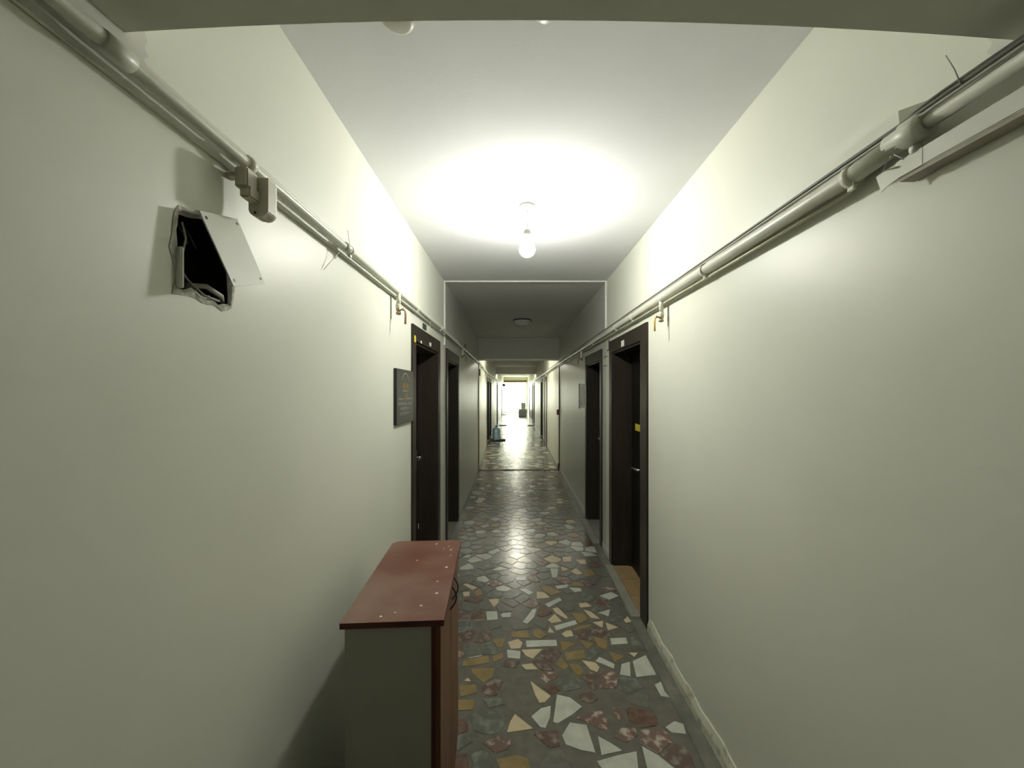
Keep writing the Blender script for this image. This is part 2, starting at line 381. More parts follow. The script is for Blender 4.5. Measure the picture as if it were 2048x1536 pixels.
for side, u1, z0 in ((-1, .742, 2.238), (1, .735, 2.24)):
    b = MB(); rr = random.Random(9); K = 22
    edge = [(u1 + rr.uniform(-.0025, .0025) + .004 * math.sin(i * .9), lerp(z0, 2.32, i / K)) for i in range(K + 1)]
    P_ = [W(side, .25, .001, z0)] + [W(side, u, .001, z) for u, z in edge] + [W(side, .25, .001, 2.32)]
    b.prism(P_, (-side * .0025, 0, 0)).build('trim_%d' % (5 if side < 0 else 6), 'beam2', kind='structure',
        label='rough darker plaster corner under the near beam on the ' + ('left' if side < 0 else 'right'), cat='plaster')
STONES = [
 ('c', [(0.083,2.154),(0.139,2.094),(0.188,2.047),(0.153,2.007),(0.125,2.002),(0.104,2.057)]),
 ('w', [(0.222,2.057),(0.288,2.037),(0.342,1.978),(0.288,1.931),(0.206,1.878),(0.185,1.887)]),
 ('w', [(0.078,1.918),(0.131,1.968),(0.182,1.983),(0.172,1.913),(0.145,1.853),(0.12,1.857)]),
 ('c', [(-0.003,1.933),(0.086,1.849),(-0.041,1.828),(-0.027,1.887)]),
 ('w', [(0.22,1.812),(0.266,1.883),(0.345,1.87),(0.359,1.725),(0.294,1.739),(0.232,1.765)]),
 ('w', [(0.388,1.808),(0.439,1.773),(0.482,1.736),(0.384,1.714)]),
 ('w', [(0.358,1.686),(0.459,1.714),(0.545,1.732),(0.528,1.654),(0.371,1.654)]),
 ('w', [(0.578,1.758),(0.634,1.714),(0.684,1.654),(0.567,1.654)]),
 ('w', [(0.724,1.857),(0.782,1.891),(0.819,1.874),(0.807,1.82),(0.742,1.828)]),
 ('w', [(0.705,2.312),(0.801,2.365),(0.806,2.201),(0.687,2.183)]),
 ('w', [(0.63,2.286),(0.685,2.306),(0.655,2.189),(0.598,2.201)]),
 ('w', [(0.482,2.312),(0.512,2.348),(0.589,2.286),(0.575,2.249)]),
 ('c', [(0.401,2.319),(0.479,2.299),(0.494,2.261),(0.472,2.221),(0.436,2.243)]),
 ('o', [(0.233,2.286),(0.275,2.341),(0.312,2.274),(0.286,2.239)]),
 ('o', [(0.319,2.286),(0.377,2.286),(0.397,2.218),(0.361,2.189),(0.336,2.224)]),
 ('o', [(0.304,2.386),(0.432,2.414),(0.423,2.338),(0.304,2.312)]),
 ('c', [(0.035,2.414),(0.17,2.421),(0.104,2.332),(0.063,2.359)]),
 ('w', [(-0.054,2.414),(0.031,2.4),(0.028,2.332),(-0.048,2.341)]),
 ('w', [(0.067,2.502),(0.266,2.51),(0.267,2.45),(0.07,2.438)]),
 ('c', [(-0.051,2.487),(0.018,2.518),(0.047,2.48),(0.032,2.428),(-0.03,2.421)]),
 ('o', [(-0.152,2.51),(-0.064,2.528),(-0.083,2.436),(-0.112,2.436)]),
 ('o', [(0.289,2.502),(0.393,2.472),(0.292,2.4)]),
 ('o', [(0.414,2.51),(0.505,2.472),(0.451,2.414)]),
 ('o', [(0.515,2.541),(0.597,2.51),(0.575,2.414),(0.524,2.443)]),
 ('w', [(0.621,2.525),(0.728,2.533),(0.722,2.472),(0.615,2.462)]),
 ('g', [(0.755,2.541),(0.82,2.541),(0.815,2.407),(0.736,2.428)]),
 ('o', [(0.581,2.4),(0.666,2.352),(0.593,2.302)]),
 ('c', [(0.704,2.386),(0.761,2.386),(0.726,2.349)]),
 ('o', [(-0.032,2.589),(0.081,2.614),(0.098,2.525),(-0.027,2.538)]),
 ('o', [(0.122,2.622),(0.164,2.622),(0.21,2.557),(0.162,2.518),(0.119,2.549)]),
 ('c', [(0.218,2.589),(0.233,2.648),(0.263,2.581)]),
 ('c', [(0.308,2.573),(0.343,2.606),(0.379,2.609),(0.385,2.549),(0.329,2.538)]),
 ('w', [(0.265,2.656),(0.423,2.727),(0.432,2.682),(0.276,2.606)]),
 ('c', [(0.229,2.727),(0.285,2.801),(0.328,2.712),(0.253,2.691)]),
 ('c', [(0.275,2.87),(0.317,2.89),(0.374,2.763),(0.365,2.736),(0.297,2.811)]),
 ('w', [(0.049,2.7),(0.128,2.864),(0.159,2.87),(0.134,2.763),(0.083,2.682)]),
 ('w', [(-0.218,2.834),(-0.136,2.834),(-0.126,2.736),(-0.201,2.727)]),
 ('w', [(-0.107,2.791),(-0.091,2.811),(-0.032,2.82),(-0.035,2.763),(-0.094,2.76)]),
 ('w', [(0.223,2.931),(0.344,3.024),(0.363,2.984),(0.249,2.89)]),
 ('c', [(0.17,3.116),(0.23,3.101),(0.272,3.024),(0.166,3.006)]),
 ('o', [(0.199,3.193),(0.288,3.193),(0.372,3.108),(0.287,3.051),(0.232,3.12)]),
 ('w', [(0.029,3.156),(0.085,3.156),(0.145,3.101),(0.107,3.062)]),
 ('w', [(0.327,3.206),(0.444,3.231),(0.431,3.181),(0.346,3.156)]),
 ('w', [(0.443,3.181),(0.535,3.168),(0.539,3.12),(0.476,3.106)]),
 ('o', [(0.49,3.282),(0.561,3.244),(0.571,3.193),(0.465,3.198)]),
 ('c', [(0.48,2.941),(0.545,2.952),(0.576,2.9),(0.487,2.884)]),
 ('c', [(0.503,2.86),(0.556,2.83),(0.602,2.741),(0.541,2.754)]),
 ('o', [(0.408,2.811),(0.497,2.811),(0.522,2.736),(0.443,2.682)]),
 ('w', [(0.604,2.82),(0.703,2.86),(0.671,2.773)]),
 ('c', [(0.541,2.7),(0.62,2.718),(0.597,2.639)]),
 ('c', [(0.632,2.7),(0.707,2.642),(0.626,2.609)]),
 ('o', [(0.391,2.622),(0.438,2.656),(0.531,2.677),(0.515,2.648),(0.399,2.602)]),
 ('c', [(0.767,2.727),(0.808,2.773),(0.819,2.709),(0.774,2.694)]),
 ('w', [(0.666,3.051),(0.77,3.108),(0.822,3.051),(0.731,2.995)]),
 ('w', [(0.317,3.522),(0.394,3.522),(0.361,3.349),(0.321,3.349)]),
 ('c', [(0.458,3.764),(0.549,3.781),(0.532,3.663),(0.451,3.653)]),
 ('c', [(0.575,3.706),(0.671,3.713),(0.668,3.615),(0.611,3.615)]),
 ('c', [(0.42,3.568),(0.489,3.507),(0.421,3.462)]),
 ('c', [(0.496,3.462),(0.554,3.528),(0.598,3.419),(0.547,3.399)]),
 ('w', [(-0.165,3.181),(-0.104,3.213),(-0.033,3.156),(-0.07,3.116),(-0.15,3.132)]),
 ('w', [(-0.002,3.349),(0.091,3.377),(0.089,3.301),(0.011,3.296)]),
 ('w', [(-0.05,3.462),(-0.002,3.522),(0.12,3.448),(0.051,3.399)]),
 ('w', [(-0.216,3.492),(-0.143,3.558),(-0.058,3.507),(-0.14,3.486)]),
 ('w', [(-0.07,3.781),(-0.003,3.87),(0.103,3.816),(0.012,3.713)]),
 ('w', [(-0.52,3.747),(-0.484,3.816),(-0.44,3.823),(-0.446,3.747)]),
 ('c', [(-0.442,3.231),(-0.412,3.244),(-0.316,3.181),(-0.349,3.139)]),
 ('c', [(-0.425,3.108),(-0.37,3.108),(-0.365,3.046),(-0.41,3.039)]),
 ('c', [(-0.212,2.995),(-0.133,3.01),(-0.13,2.952),(-0.162,2.89)]),
 ('o', [(-0.344,3.097),(-0.296,3.164),(-0.259,3.074),(-0.303,3.046)]),
 ('o', [(-0.313,2.319),(-0.164,2.359),(-0.156,2.299),(-0.253,2.274),(-0.315,2.267)]),
 ('o', [(-0.145,2.352),(-0.077,2.386),(-0.075,2.338),(-0.129,2.306)]),
 ('o', [(-0.263,2.249),(-0.117,2.255),(-0.131,2.189),(-0.179,2.138),(-0.245,2.206)]),
 ('o', [(-0.311,2.121),(-0.22,2.126),(-0.209,2.068),(-0.291,2.042)]),
 ('o', [(-0.305,2.022),(-0.213,2.022),(-0.218,1.959),(-0.298,1.954)]),
 ('c', [(-0.291,2.154),(-0.268,2.177),(-0.249,2.149)]),
 ('p', [(0.147,2.218),(0.235,2.224),(0.242,2.189),(0.176,2.138),(0.136,2.177)]),
 ('p', [(0.3,1.909),(0.376,1.95),(0.437,1.95),(0.46,1.887),(0.432,1.832),(0.348,1.883)]),
 ('p', [(-0.152,1.773),(-0.08,1.808),(-0.015,1.788),(-0.036,1.743),(-0.089,1.721)]),
 ('o', [(-0.088,1.693),(0.006,1.715),(0.052,1.7),(0.064,1.654),(-0.066,1.654)]),
 ('g', [(0.226,2.132),(0.302,2.195),(0.372,2.154),(0.355,2.099),(0.269,2.078)]),
 ('g', [(-0.3,1.804),(-0.238,1.82),(-0.198,1.781),(-0.255,1.736),(-0.295,1.75)]),
 ('m', [(0.339,2.057),(0.408,2.078),(0.438,2.027),(0.393,1.997),(0.341,2.017)]),
 ('w', [(0.77,2.126),(0.812,2.149),(0.806,2.078),(0.818,2.037),(0.774,2.047)]),
 ('p', [(0.496,1.968),(0.537,1.978),(0.545,1.922),(0.521,1.891),(0.492,1.922)]),
 ('p', [(0.461,1.804),(0.51,1.853),(0.576,1.853),(0.578,1.812),(0.509,1.773)]),
 ('g', [(-0.173,2.027),(-0.066,2.037),(-0.049,1.997),(-0.133,1.968)]),
 ('c', [(0.034,2.28),(0.098,2.293),(0.131,2.243),(0.06,2.243)]),
 ('w', [(0.657,3.889),(0.761,3.87),(0.807,3.799),(0.684,3.781)]),
 ('g', [(0.693,3.713),(0.796,3.747),(0.805,3.686),(0.702,3.647)]),
]
KEYS = {k: 's_' + k for k in 'wcogmpdr'}
def stone_mb(pts, z0=-.0025, z1=0.0, mi=0, b=None):
    b = b or MB()
    n = len(pts)
    cx = sum(p[0] for p in pts) / n; cy = sum(p[1] for p in pts) / n
    top = [(lerp(cx, x, .985), lerp(cy, y, .985), z1) for x, y in pts]
    mid = [(x, y, z1 - .0006) for x, y in pts]
    bot = [(x, y, z0) for x, y in pts]
    fs = [list(range(n))]
    for i in range(n):
        j = (i + 1) % n; fs.append((i, j, j + n, i + n)); fs.append((i + n, j + n, j + 2 * n, i + 2 * n))
    return b.add(top + mid + bot, fs, mi)

def nearest_on_poly(p, poly):
    best = None
    for i in range(len(poly)):
        a = poly[i]; c = poly[(i + 1) % len(poly)]
        dx, dy = c[0] - a[0], c[1] - a[1]; L = dx * dx + dy * dy or 1e-9
        t = max(0, min(1, ((p[0] - a[0]) * dx + (p[1] - a[1]) * dy) / L))
        q = (a[0] + t * dx, a[1] + t * dy); d = math.hypot(p[0] - q[0], p[1] - q[1])
        if best is None or d < best[0]: best = (d, q)
    return best
def inside(p, poly):
    r = False
    for i in range(len(poly)):
        a = poly[i]; c = poly[(i + 1) % len(poly)]
        if (a[1] > p[1]) != (c[1] > p[1]) and p[0] < (c[0] - a[0]) * (p[1] - a[1]) / (c[1] - a[1]) + a[0]: r = not r
    return r
def clip(poly, px, py, nx, ny):
    """keep the side where (q-p).n <= 0"""
    out = []
    for i in range(len(poly)):
        a = poly[i]; c = poly[(i + 1) % len(poly)]
        da = (a[0] - px) * nx + (a[1] - py) * ny; dc = (c[0] - px) * nx + (c[1] - py) * ny
        if da <= 0: out.append(a)
        if (da < 0 < dc) or (dc < 0 < da):
            t = da / (da - dc); out.append((a[0] + (c[0] - a[0]) * t, a[1] + (c[1] - a[1]) * t))
    return out
# random seeds, denser close by
rs = random.Random(11)
cell = .16; grid = {}
def near_pts(x, y, R=1):
    i, j = int(x // cell), int(y // cell)
    return [q for a in range(i - R, i + R + 1) for c in range(j - R, j + R + 1) for q in grid.get((a, c), ())]
hand_bins = [(k, p, sum(q[0] for q in p) / len(p), sum(q[1] for q in p) / len(p)) for k, p in STONES]
seeds = []
yy = .3
for band0, band1, dmin, tries in ((.3, 9.0, .088, 9000), (9.0, 29.3, .125, 9000)):
    for _ in range(tries):
        x = rs.uniform(-.9, .94); y = rs.uniform(band0, band1)
        lo = wx(-1, y) + .05; hi = wx(1, y) - (.085 if y < 7.9 else .05)
        if not (lo + .03 < x < hi - .03): continue
        if any((q[0] - x) ** 2 + (q[1] - y) ** 2 < dmin * dmin for q in near_pts(x, y)): continue
        if y < 4.7 and any(abs(h[2] - x) < .25 and abs(h[3] - y) < .3 and (inside((x, y), h[1]) or nearest_on_poly((x, y), h[1])[0] < .032) for h in hand_bins): continue
        grid.setdefault((int(x // cell), int(y // cell)), []).append((x, y)); seeds.append((x, y))
fill = []
for (x, y) in seeds:
    g = rs.uniform(.005, .010) if y < 9 else .010
    R = .085 if y < 9 else .12
    poly = [(x + R * math.cos(a) * rs.uniform(.85, 1.1), y + R * math.sin(a) * rs.uniform(.85, 1.1)) for a in [i * math.pi / 5 + .2 for i in range(10)]]
    for q in near_pts(x, y, 2):
        dx, dy = q[0] - x, q[1] - y; d = math.hypot(dx, dy)
        if d < 1e-6 or d > 2.3 * R: continue
        poly = clip(poly, x + dx / 2 - dx / d * g, y + dy / 2 - dy / d * g, dx / d, dy / d)
    if y < 4.8:
        for h in hand_bins:
            if abs(h[2] - x) < .35 and abs(h[3] - y) < .4:
                d, q = nearest_on_poly((x, y), h[1])
                nx, ny = (q[0] - x) / d, (q[1] - y) / d
                poly = clip(poly, q[0] - nx * 2 * g, q[1] - ny * 2 * g, nx, ny)
    lo = wx(-1, y) + .05; hi = wx(1, y) - (.085 if y < 7.9 else .05)
    poly = clip(poly, lo, 0, -1, 0); poly = clip(poly, hi, 0, 1, 0)
    if abs(y - 7.94) < .2: poly = clip(poly, 0, 7.91 if y < 7.94 else 7.97, 0, 1 if y < 7.94 else -1)
    if len(poly) < 3: continue
    # drop near-duplicate corners, roughen the outline
    pp = []
    for p in poly:
        if not pp or math.hypot(p[0] - pp[-1][0], p[1] - pp[-1][1]) > .012: pp.append(p)
    if len(pp) > 2 and math.hypot(pp[0][0] - pp[-1][0], pp[0][1] - pp[-1][1]) < .012: pp.pop()
    if len(pp) < 3: continue
    area = abs(sum(pp[i][0] * pp[(i + 1) % len(pp)][1] - pp[(i + 1) % len(pp)][0] * pp[i][1] for i in range(len(pp)))) / 2
    if area < .0012 or (y < 7.9 and rs.random() < .16): continue
    if y < 2.35: k = rs.choices('gmpdro', (30, 26, 14, 22, 5, 3))[0]
    elif y < 3.3: k = rs.choices('gmpdr', (28, 22, 8, 34, 8))[0]
    elif y < 7.9: k = rs.choices('wcogmdr', (14, 4, 6, 28, 14, 30, 4))[0]
    else: k = rs.choices('wcogmd', (24, 7, 6, 30, 12, 22))[0]
    fill.append((k, pp, area / (y ** 3 + .01), x, y))
view = [f for f in fill if f[4] > 1.68 and abs(f[3]) < 1.0 and not (f[3] < -.24 and f[4] < 2.6)]
view.sort(key=lambda f: -f[2])
single = view[:300 - len(STONES)]
sid = set(id(f) for f in single)
for k, p in STONES:
    stone_mb(p).build('stone', KEYS[k], floor)
for f in single: stone_mb(f[1]).build('stone', KEYS[f[0]], floor)
b = MB(); order = 'wcogmpdr'
for f in fill:
    if id(f) not in sid: stone_mb(f[1], mi=order.index(f[0]), b=b)
b.build('stone_field', [KEYS[k] for k in order], floor, kind='stuff')

# ------------------------------------------------------------------ doors
def pbox(b, side, u0, u1, w0, w1, z0, z1, mi=0):
    P = [W(side, u, w, z) for z in (z0, z1) for (u, w) in ((u0, w0), (u1, w0), (u1, w1), (u0, w1))]
    b.add(P, [(0,3,2,1),(4,5,6,7),(0,1,5,4),(1,2,6,5),(2,3,7,6),(3,0,4,7)], mi); return b
DLAB = ['dark brown recessed door on the left, beside the black sign', 'second dark recessed door on the left, past the first',
        'dark open-framed door on the near right with yellow sticker and tan threshold', 'second dark recessed door on the right, before the wall paper notice',
        'far left dark door beside the water bottle', 'far left dark door just behind the water bottle',
        'far right dark door, first past the middle beam', 'far right dark door, second past the middle beam',
        'distant narrow dark door on the left, between middle and end', 'distant dark red door on the right wall',
        'distant dark door on the right, just behind the red one', 'most distant dark door on the left near the bright end', 'most distant dark door on the right behind the carton']
door_objs = []
for i, d in enumerate(DOORS):
    side, u0, u1, top, c0, c1 = d
    a, c, h = opening(d); far = u0 > 8
    root = empty('door_%d' % (i + 1), W(side, (u0 + u1) / 2, 0, 0), DLAB[i], 'door', kind='structure')
    door_objs.append(root)
    fr = MB()
    pr = -.014
    pbox(fr, side, u0, a, pr, .012, 0, top); pbox(fr, side, c, u1, pr, .012, 0, top); pbox(fr, side, a, c, pr, .012, h, top)
    # jamb lining of the opening
    pbox(fr, side, a - .002, a + .018, .0, .165, 0, h); pbox(fr, side, c - .018, c + .002, .0, .165, 0, h); pbox(fr, side, a + .018, c - .018, .0, .165, h - .018, h + .002)
    # door stop
    pbox(fr, side, a + .018, a + .034, .14, .165, 0, h - .018); pbox(fr, side, c - .034, c - .018, .14, .165, 0, h - .018)
    fr.build('door_frame', 'casing', root)
    lf = MB(); pbox(lf, side, a, c, .166, .207, .006, h)
    pbox(lf, side, a, c, .19, .207, -.002, .006)
    m = 'reddoor' if i == 9 else 'door'
    if not far:      # moulded panels
        mid = .95; 
        for (z0, z1) in ((.18, mid - .06), (mid + .06, h - .16)):
            for (p0, p1) in ((a + .12, (a + c) / 2 - .04), ((a + c) / 2 + .04, c - .12)):
                pbox(lf, side, p0, p1, .160, .168, z0, z1)
    leaf = lf.build('door_leaf', m, root)
    # lever handle on the leaf, nearer jamb on the right wall, farther on the left
    if not far:
        hu = a + .30 if side > 0 and i == 2 else (c - .10)
        dirn = 1 if i == 2 else -1
        if i == 2: hu = 3.25
        z = .955 if i == 2 else 1.04
        hb = MB()
        pbox(hb, side, hu - .02, hu + .02, .158, .167, z - .11, z + .06)
        hb.tube([W(side, hu, .16, z), W(side, hu, .115, z)], .009, 10)
        hb.tube([W(side, hu, .117, z), W(side, hu + dirn * .12, .112, z - .004)], .009, 10)
        hb.build('door_handle', 'steel', leaf)
    # threshold tiles
    tm = 'tan_tile' if i == 2 else 'grey_tile'
    n = 3 if i == 2 else 2
    for q in range(n if not far else 1):
        nn = n if not far else 1
        t0 = lerp(a + .018, c - .018, q / nn) + .002; t1 = lerp(a + .018, c - .018, (q + 1) / nn) - .002
        tb = MB(); pbox(tb, side, t0, t1, -.002, .167, -.002, .006)
        tb.build('threshold_tile', tm, root)
    if not far and side > 0 or i == 1:
        tb = MB(); pbox(tb, side, a, c, -.075, -.004, -.002, .004); tb.build('threshold_kerb', 'grey_tile', root)

# stickers on frames and leaf
def sticker(parent, side, u0, u1, z0, z1, w, m, name='sticker', label=None):
    s = MB(); pbox(s, side, u0, u1, w, w + .003, z0, z1); s.build(name, m, parent, label=label)
sticker(door_objs[0], -1, 2.650, 2.690, 1.962, 2.008, -.018, 'yellow', label='yellow sticker')
sticker(door_objs[0], -1, 2.83, 2.86, 1.975, 1.995, -.018, 'paper', label='small white sticker')
sticker(door_objs[0], -1, 3.12, 3.18, 1.99, 2.02, -.018, 'paper', label='small white sticker')
sticker(door_objs[0], -1, 3.44, 3.50, .39, .435, .155, 'paper', label='small white sticker low on the leaf')
sticker(door_objs[2], 1, 3.16, 3.24, 1.995, 2.045, -.018, 'paper', label='white square sticker')
sticker(door_objs[2], 1, 3.25, 3.41, 1.275, 1.335, .154, 'yellow', label='yellow sticker')

# ------------------------------------------------------------------ glazed end of the corridor
b = MB()
b.box((-1.2, 29.5, 2.47), (1.3, 29.75, CEIL)); b.box((-1.2, 29.5, 0), (-.9, 29.75, 2.47)); b.box((.86, 29.5, 0), (1.3, 29.75, 2.47))
b.build('wall_far', 'wall3', kind='structure', label='end wall around the bright glazed opening', cat='wall')
wd = empty('window_1', (0, 29.6, 0), 'bright full-height glazed end of the corridor with brown lintel', 'window', kind='structure')
MB().box((-.9, 29.42, 2.34), (.86, 29.62, 2.47)).build('lintel', 'lintel', wd)
b = MB()
for x in (-.9, -.03, .82): b.box((x, 29.56, 0), (x + .04, 29.62, 2.34))
b.box((-.86, 29.56, 0), (.82, 29.62, .05)); b.box((-.86, 29.56, .50), (.82, 29.62, .55)); b.box((-.86, 29.56, 2.30), (.82, 29.62, 2.34))
b.build('window_frame', 'frame', wd)
for (x0, x1) in ((-.86, -.03), (.01, .82)):
    for (z0, z1) in ((.05, .5), (.55, 2.3)):
        MB().box((x0, 29.585, z0), (x1, 29.592, z1)).build('pane', 'glass', wd)
# balcony slab outside
MB().box((-6, 29.9, -.12), (6, 34, -.02)).build('balcony_floor', 'outside', kind='structure', label='sunlit pale balcony floor outside the glazed end', cat='floor')

# ------------------------------------------------------------------ pendant bulbs
def pendant(x, y, label, m, drop=.0, name='pendant_lamp'):
    root = empty(name, (x, y, CEIL), label, 'lamp')
    MB().lathe((x, y, CEIL), [(.048, 0), (.048, -.006), (.040, -.016), (.018, -.024), (.004, -.028)], 28).build('ceiling_rose', 'rose', root)
    MB().tube([(x, y, CEIL - .025), (x + .002, y, CEIL - .08), (x - .001, y, CEIL - .145 - drop)], .0028, 6).build('cord', 'white', root)
    z = CEIL - .14 - drop
    MB().lathe((x, y, z), [(.006, 0), (.018, -.008), (.022, -.03), (.021, -.065), (.015, -.068)], 20).build('lamp_holder', 'rose', root)
    z -= .065
    MB().lathe((x, y, z), [(.014, 0), (.018, -.008), (.034, -.022), (.045, -.040), (.048, -.056), (.045, -.072), (.034, -.088), (.018, -.098), (.0001, -.101)], 20).build('bulb', m, root)
pendant(.07, 2.29, 'bare lit bulb hanging from a round rose close to the camera', 'bulb')
pendant(.05, 10.0, 'lit bulb hidden behind the middle ceiling beam', 'bulb_far', -.05)
pendant(.05, 18.3, 'lit bulb hidden behind the farthest ceiling beam', 'bulb_far', -.05)

# unlit dome lamp
dl = empty('dome_lamp', (.108, 5.95, CEIL), 'unlit white glass dome lamp on the grey ceiling', 'lamp')
MB().lathe((.108, 5.95, CEIL), [(.145, 0), (.145, -.012), (.138, -.016)], 32).build('lamp_base', 'casing', dl)
MB().lathe((.108, 5.95, CEIL - .012), [(.136, 0), (.13, -.02), (.11, -.045), (.075, -.063), (.035, -.072), (.0001, -.074)], 32).build('glass_dome', 'frosted', dl)

# smoke detector and small cap behind the near beam
sd = empty('smoke_detector', (-.335, 1.092, CEIL), 'grey round smoke detector on the ceiling just behind the near beam', 'detector')
MB().lathe((-.335, 1.092, CEIL), [(.062, 0), (.062, -.012), (.056, -.016)], 32).build('detector_base', 'greypanel', sd)
MB().lathe((-.335, 1.092, CEIL - .016), [(.054, 0), (.052, -.02), (.046, -.036), (.034, -.042), (.0001, -.044)], 32).build('detector_head', 'greypanel', sd)
MB().lathe((.087, 1.118, CEIL), [(.034, 0), (.033, -.008), (.024, -.013), (.0001, -.015)], 24).build('ceiling_cap', 'greypanel', origin=(.087, 1.118, CEIL),
    label='small round blanking cap on the ceiling right of the smoke detector', cat='cap')
# ------------------------------------------------------------------ pipes and cables along the walls
def along(side, off, z, y0, y1, step=.5, wob=0.0, sag=0.0):
    """points parallel to a wall, off metres in front of its face past the near beam"""
    pts = []; n = max(2, int((y1 - y0) / step) + 1)
    for i in range(n + 1):
        y = lerp(y0, y1, i / n); yy_ = max(y, .75)
        pts.append(Vector((wx(side, yy_) - side * (off + random.uniform(-wob, wob)), y, z + random.uniform(-wob, wob) - sag * math.sin(y * 2.1))))
    return pts
def clamp(parent, side, off, z, y, r, tail=None, name='pipe_clamp'):
    c = Vector((wx(side, max(y, .75)) - side * off, y, z)); b = MB()
    b.lathe(c, [(r + .001, -.009), (r + .005, -.009), (r + .005, .009), (r + .001, .009)], 16, axis='y')
    b.box((c.x - .004 if side > 0 else wx(side, max(y, .75)) , y - .006, z + r), (wx(side, max(y, .75)) if side > 0 else c.x + .004, y + .006, z + r + .008))
    b.box((c.x - .005, y - .008, z - r - .014), (c.x + .005, y + .008, z - r))
    if tail:
        b.tube([c + Vector((0, 0, r)), c + Vector(tail)], .0013, 5)
    return b.build(name, 'pvc', parent)
def valve(parent, side, x, y, z, lever, drop=.085, far=False):
    """short drop below the pipe ending in a ball valve with a lever"""
    MB().tube([(x, y, z), (x, y, z - drop)], [.013, .013], 14).lathe((x, y, z - drop), [(.013, .004), (.016, 0), (.016, -.02), (.012, -.024)], 14).build('drop_pipe', 'pvc', parent)
    zz = z - drop - .02
    v = MB().lathe((x, y, zz), [(.012, 0), (.0145, -.002), (.0145, -.012), (.011, -.015), (.011, -.02), (.0145, -.023), (.0145, -.034), (.010, -.036), (.009, -.030)], 6 if far else 16)
    s = -side
    v.tube([(x, y, zz - .006), (x + s * .026, y, zz - .006)], .005, 10)
    v.lathe((x + s * .026, y, zz - .006), [(.0001, 0), (.009, 0), (.009, s * .005), (.0001, s * .005)], 6, axis='x')
    v = v.build('valve', 'brass', parent)
    l = MB(); x1 = x + s * .031
    l.tube([(x1 - s * .002, y, zz - .005), (x1 + s * .008, y - .004, zz - .016), (x1 + s * .012, y - .008, zz - .036), (x1 + s * .011, y - .010, zz - .092)], [.003, .004, .0055, .0055], 8)
    l.build('lever', lever, v)

# left: slim pipe with a conduit on top
root = empty('water_pipe', (-.672, 2.0, 2.192), 'painted pipe with valve stubs along the left wall above the doors', 'pipe')
pts = [Vector((-.672, y, 2.192 + (.002 if int(y * 2) % 2 else -.001))) for y in (-1.5, -.5, .2, .63)] + along(-1, .042, 2.192, .64, 29.4, .8, .0015)
MB().tube(pts, .0135, 14).build('pipe_run', 'pipe', root)
MB().lathe((-.672, .62, 2.192), [(.0135, 0), (.0175, .002), (.0175, .05), (.0135, .052)], 16, axis='y').build('coupling', 'pipe', root)
MB().lathe((-.672, 1.51, 2.192), [(.0135, 0), (.0175, .002), (.0175, .05), (.0135, .052)], 16, axis='y').build('coupling', 'pipe', root)
for y, t in ((.97, None), (1.56, (.0, -.02, .075)), (2.64, None), (3.46, (0, -.03, .05)), (4.4, None), (5.6, None), (6.9, None), (9.0, None), (10.6, None), (13, None), (16, None)):
    clamp(root, -1, .042, 2.192, y, .0135, t)
MB().tube([(-.675, 1.50, 2.175), (-.695, 1.47, 2.13), (-.708, 1.42, 2.07)], .0013, 5).build('loose_tie', 'white', root)
MB().tube([(-.674, 3.05, 2.18), (-.67, 3.02, 2.12), (-.675, 3.0, 2.07)], .0013, 5).build('loose_tie', 'white', root)
for y in (2.208, 5.0, 11.4, 17.2): valve(root, -1, wx(-1, y) + .042, y, 2.192, 'lever_r', drop=.075, far=y > 6)
tagp = lambda name, pts, r, m, label: MB().tube(pts, r, 8).build(name, m, origin=pts[len(pts) // 4], label=label, cat='cable')
tagp('conduit', [Vector((-.686, y, 2.215)) for y in (-1.5, -.2, .5)] + along(-1, .028, 2.215, .6, 29.3, .9, .001), .008, 'pvc', 'thin cream conduit resting on top of the left pipe')
tagp('cable', [Vector((-.704, y, 2.230)) for y in (-1.5, -.2, .5)] + along(-1, .010, 2.230, .6, 29.0, .45, .0025), .0038, 'cable_g', 'grey cable running highest above the left pipe')
tagp('cable', along(-1, .004, 2.174, -1.0, 12, .6, .001), .0032, 'pvc', 'thin pale cable fixed flat to the left wall behind the pipe')
# right: thick pipe, narrower towards the viewer
root = empty('water_pipe', (.866, 2.0, 2.174), 'thicker painted pipe with coupling along the right wall above the doors', 'pipe')
MB().tube([Vector((.866, .86, 2.183))] + along(1, .042, 2.174, 1.0, 29.4, .8, .0015), .0225, 18).build('pipe_run', 'pipe', root)
MB().tube([Vector((.870, y, z)) for y, z in ((-1.5, 2.198), (-.2, 2.196), (.4, 2.194), (.84, 2.188))], .0155, 16).build('pipe_run', 'pipe', root)
MB().lathe((.867, .80, 2.186), [(.0165, .010), (.0255, .010), (.029, .022), (.030, .05), (.0255, .056), (.0255, .088), (.0225, .09)], 20, axis='y').build('coupling', 'pipe', root)
MB().lathe((.870, .50, 2.193), [(.0155, 0), (.019, .003), (.019, .05), (.0155, .054)], 18, axis='y').build('coupling', 'pipe', root)
MB().lathe((.872, .83, 2.148), [(.005, 0), (.011, .001), (.011, .013), (.005, .014)], 14, axis='y').tube([(.869, .836, 2.166), (.872, .836, 2.156)], .004, 6).build('clamp_nut', 'white', root)
for y, t in ((.99, (-.012, -.02, -.045)), (1.756, None), (2.84, None), (3.3, None), (4.3, None), (6.2, None), (9.3, None), (11, None), (14, None), (16.5, None)):
    clamp(root, 1, .042, 2.174, y, .0225, t)
for y in (2.285, 5.06, 11.4, 17.0): valve(root, 1, wx(1, y) - .042, y, 2.174, 'lever_y' if y < 3 else 'lever_r', drop=.085, far=y > 6)
tagp('tube', along(1, .030, 2.142, 1.0, 7.9, .6, .001), .0052, 'yellowpipe', 'yellowed thin tube hugging the underside of the right pipe')
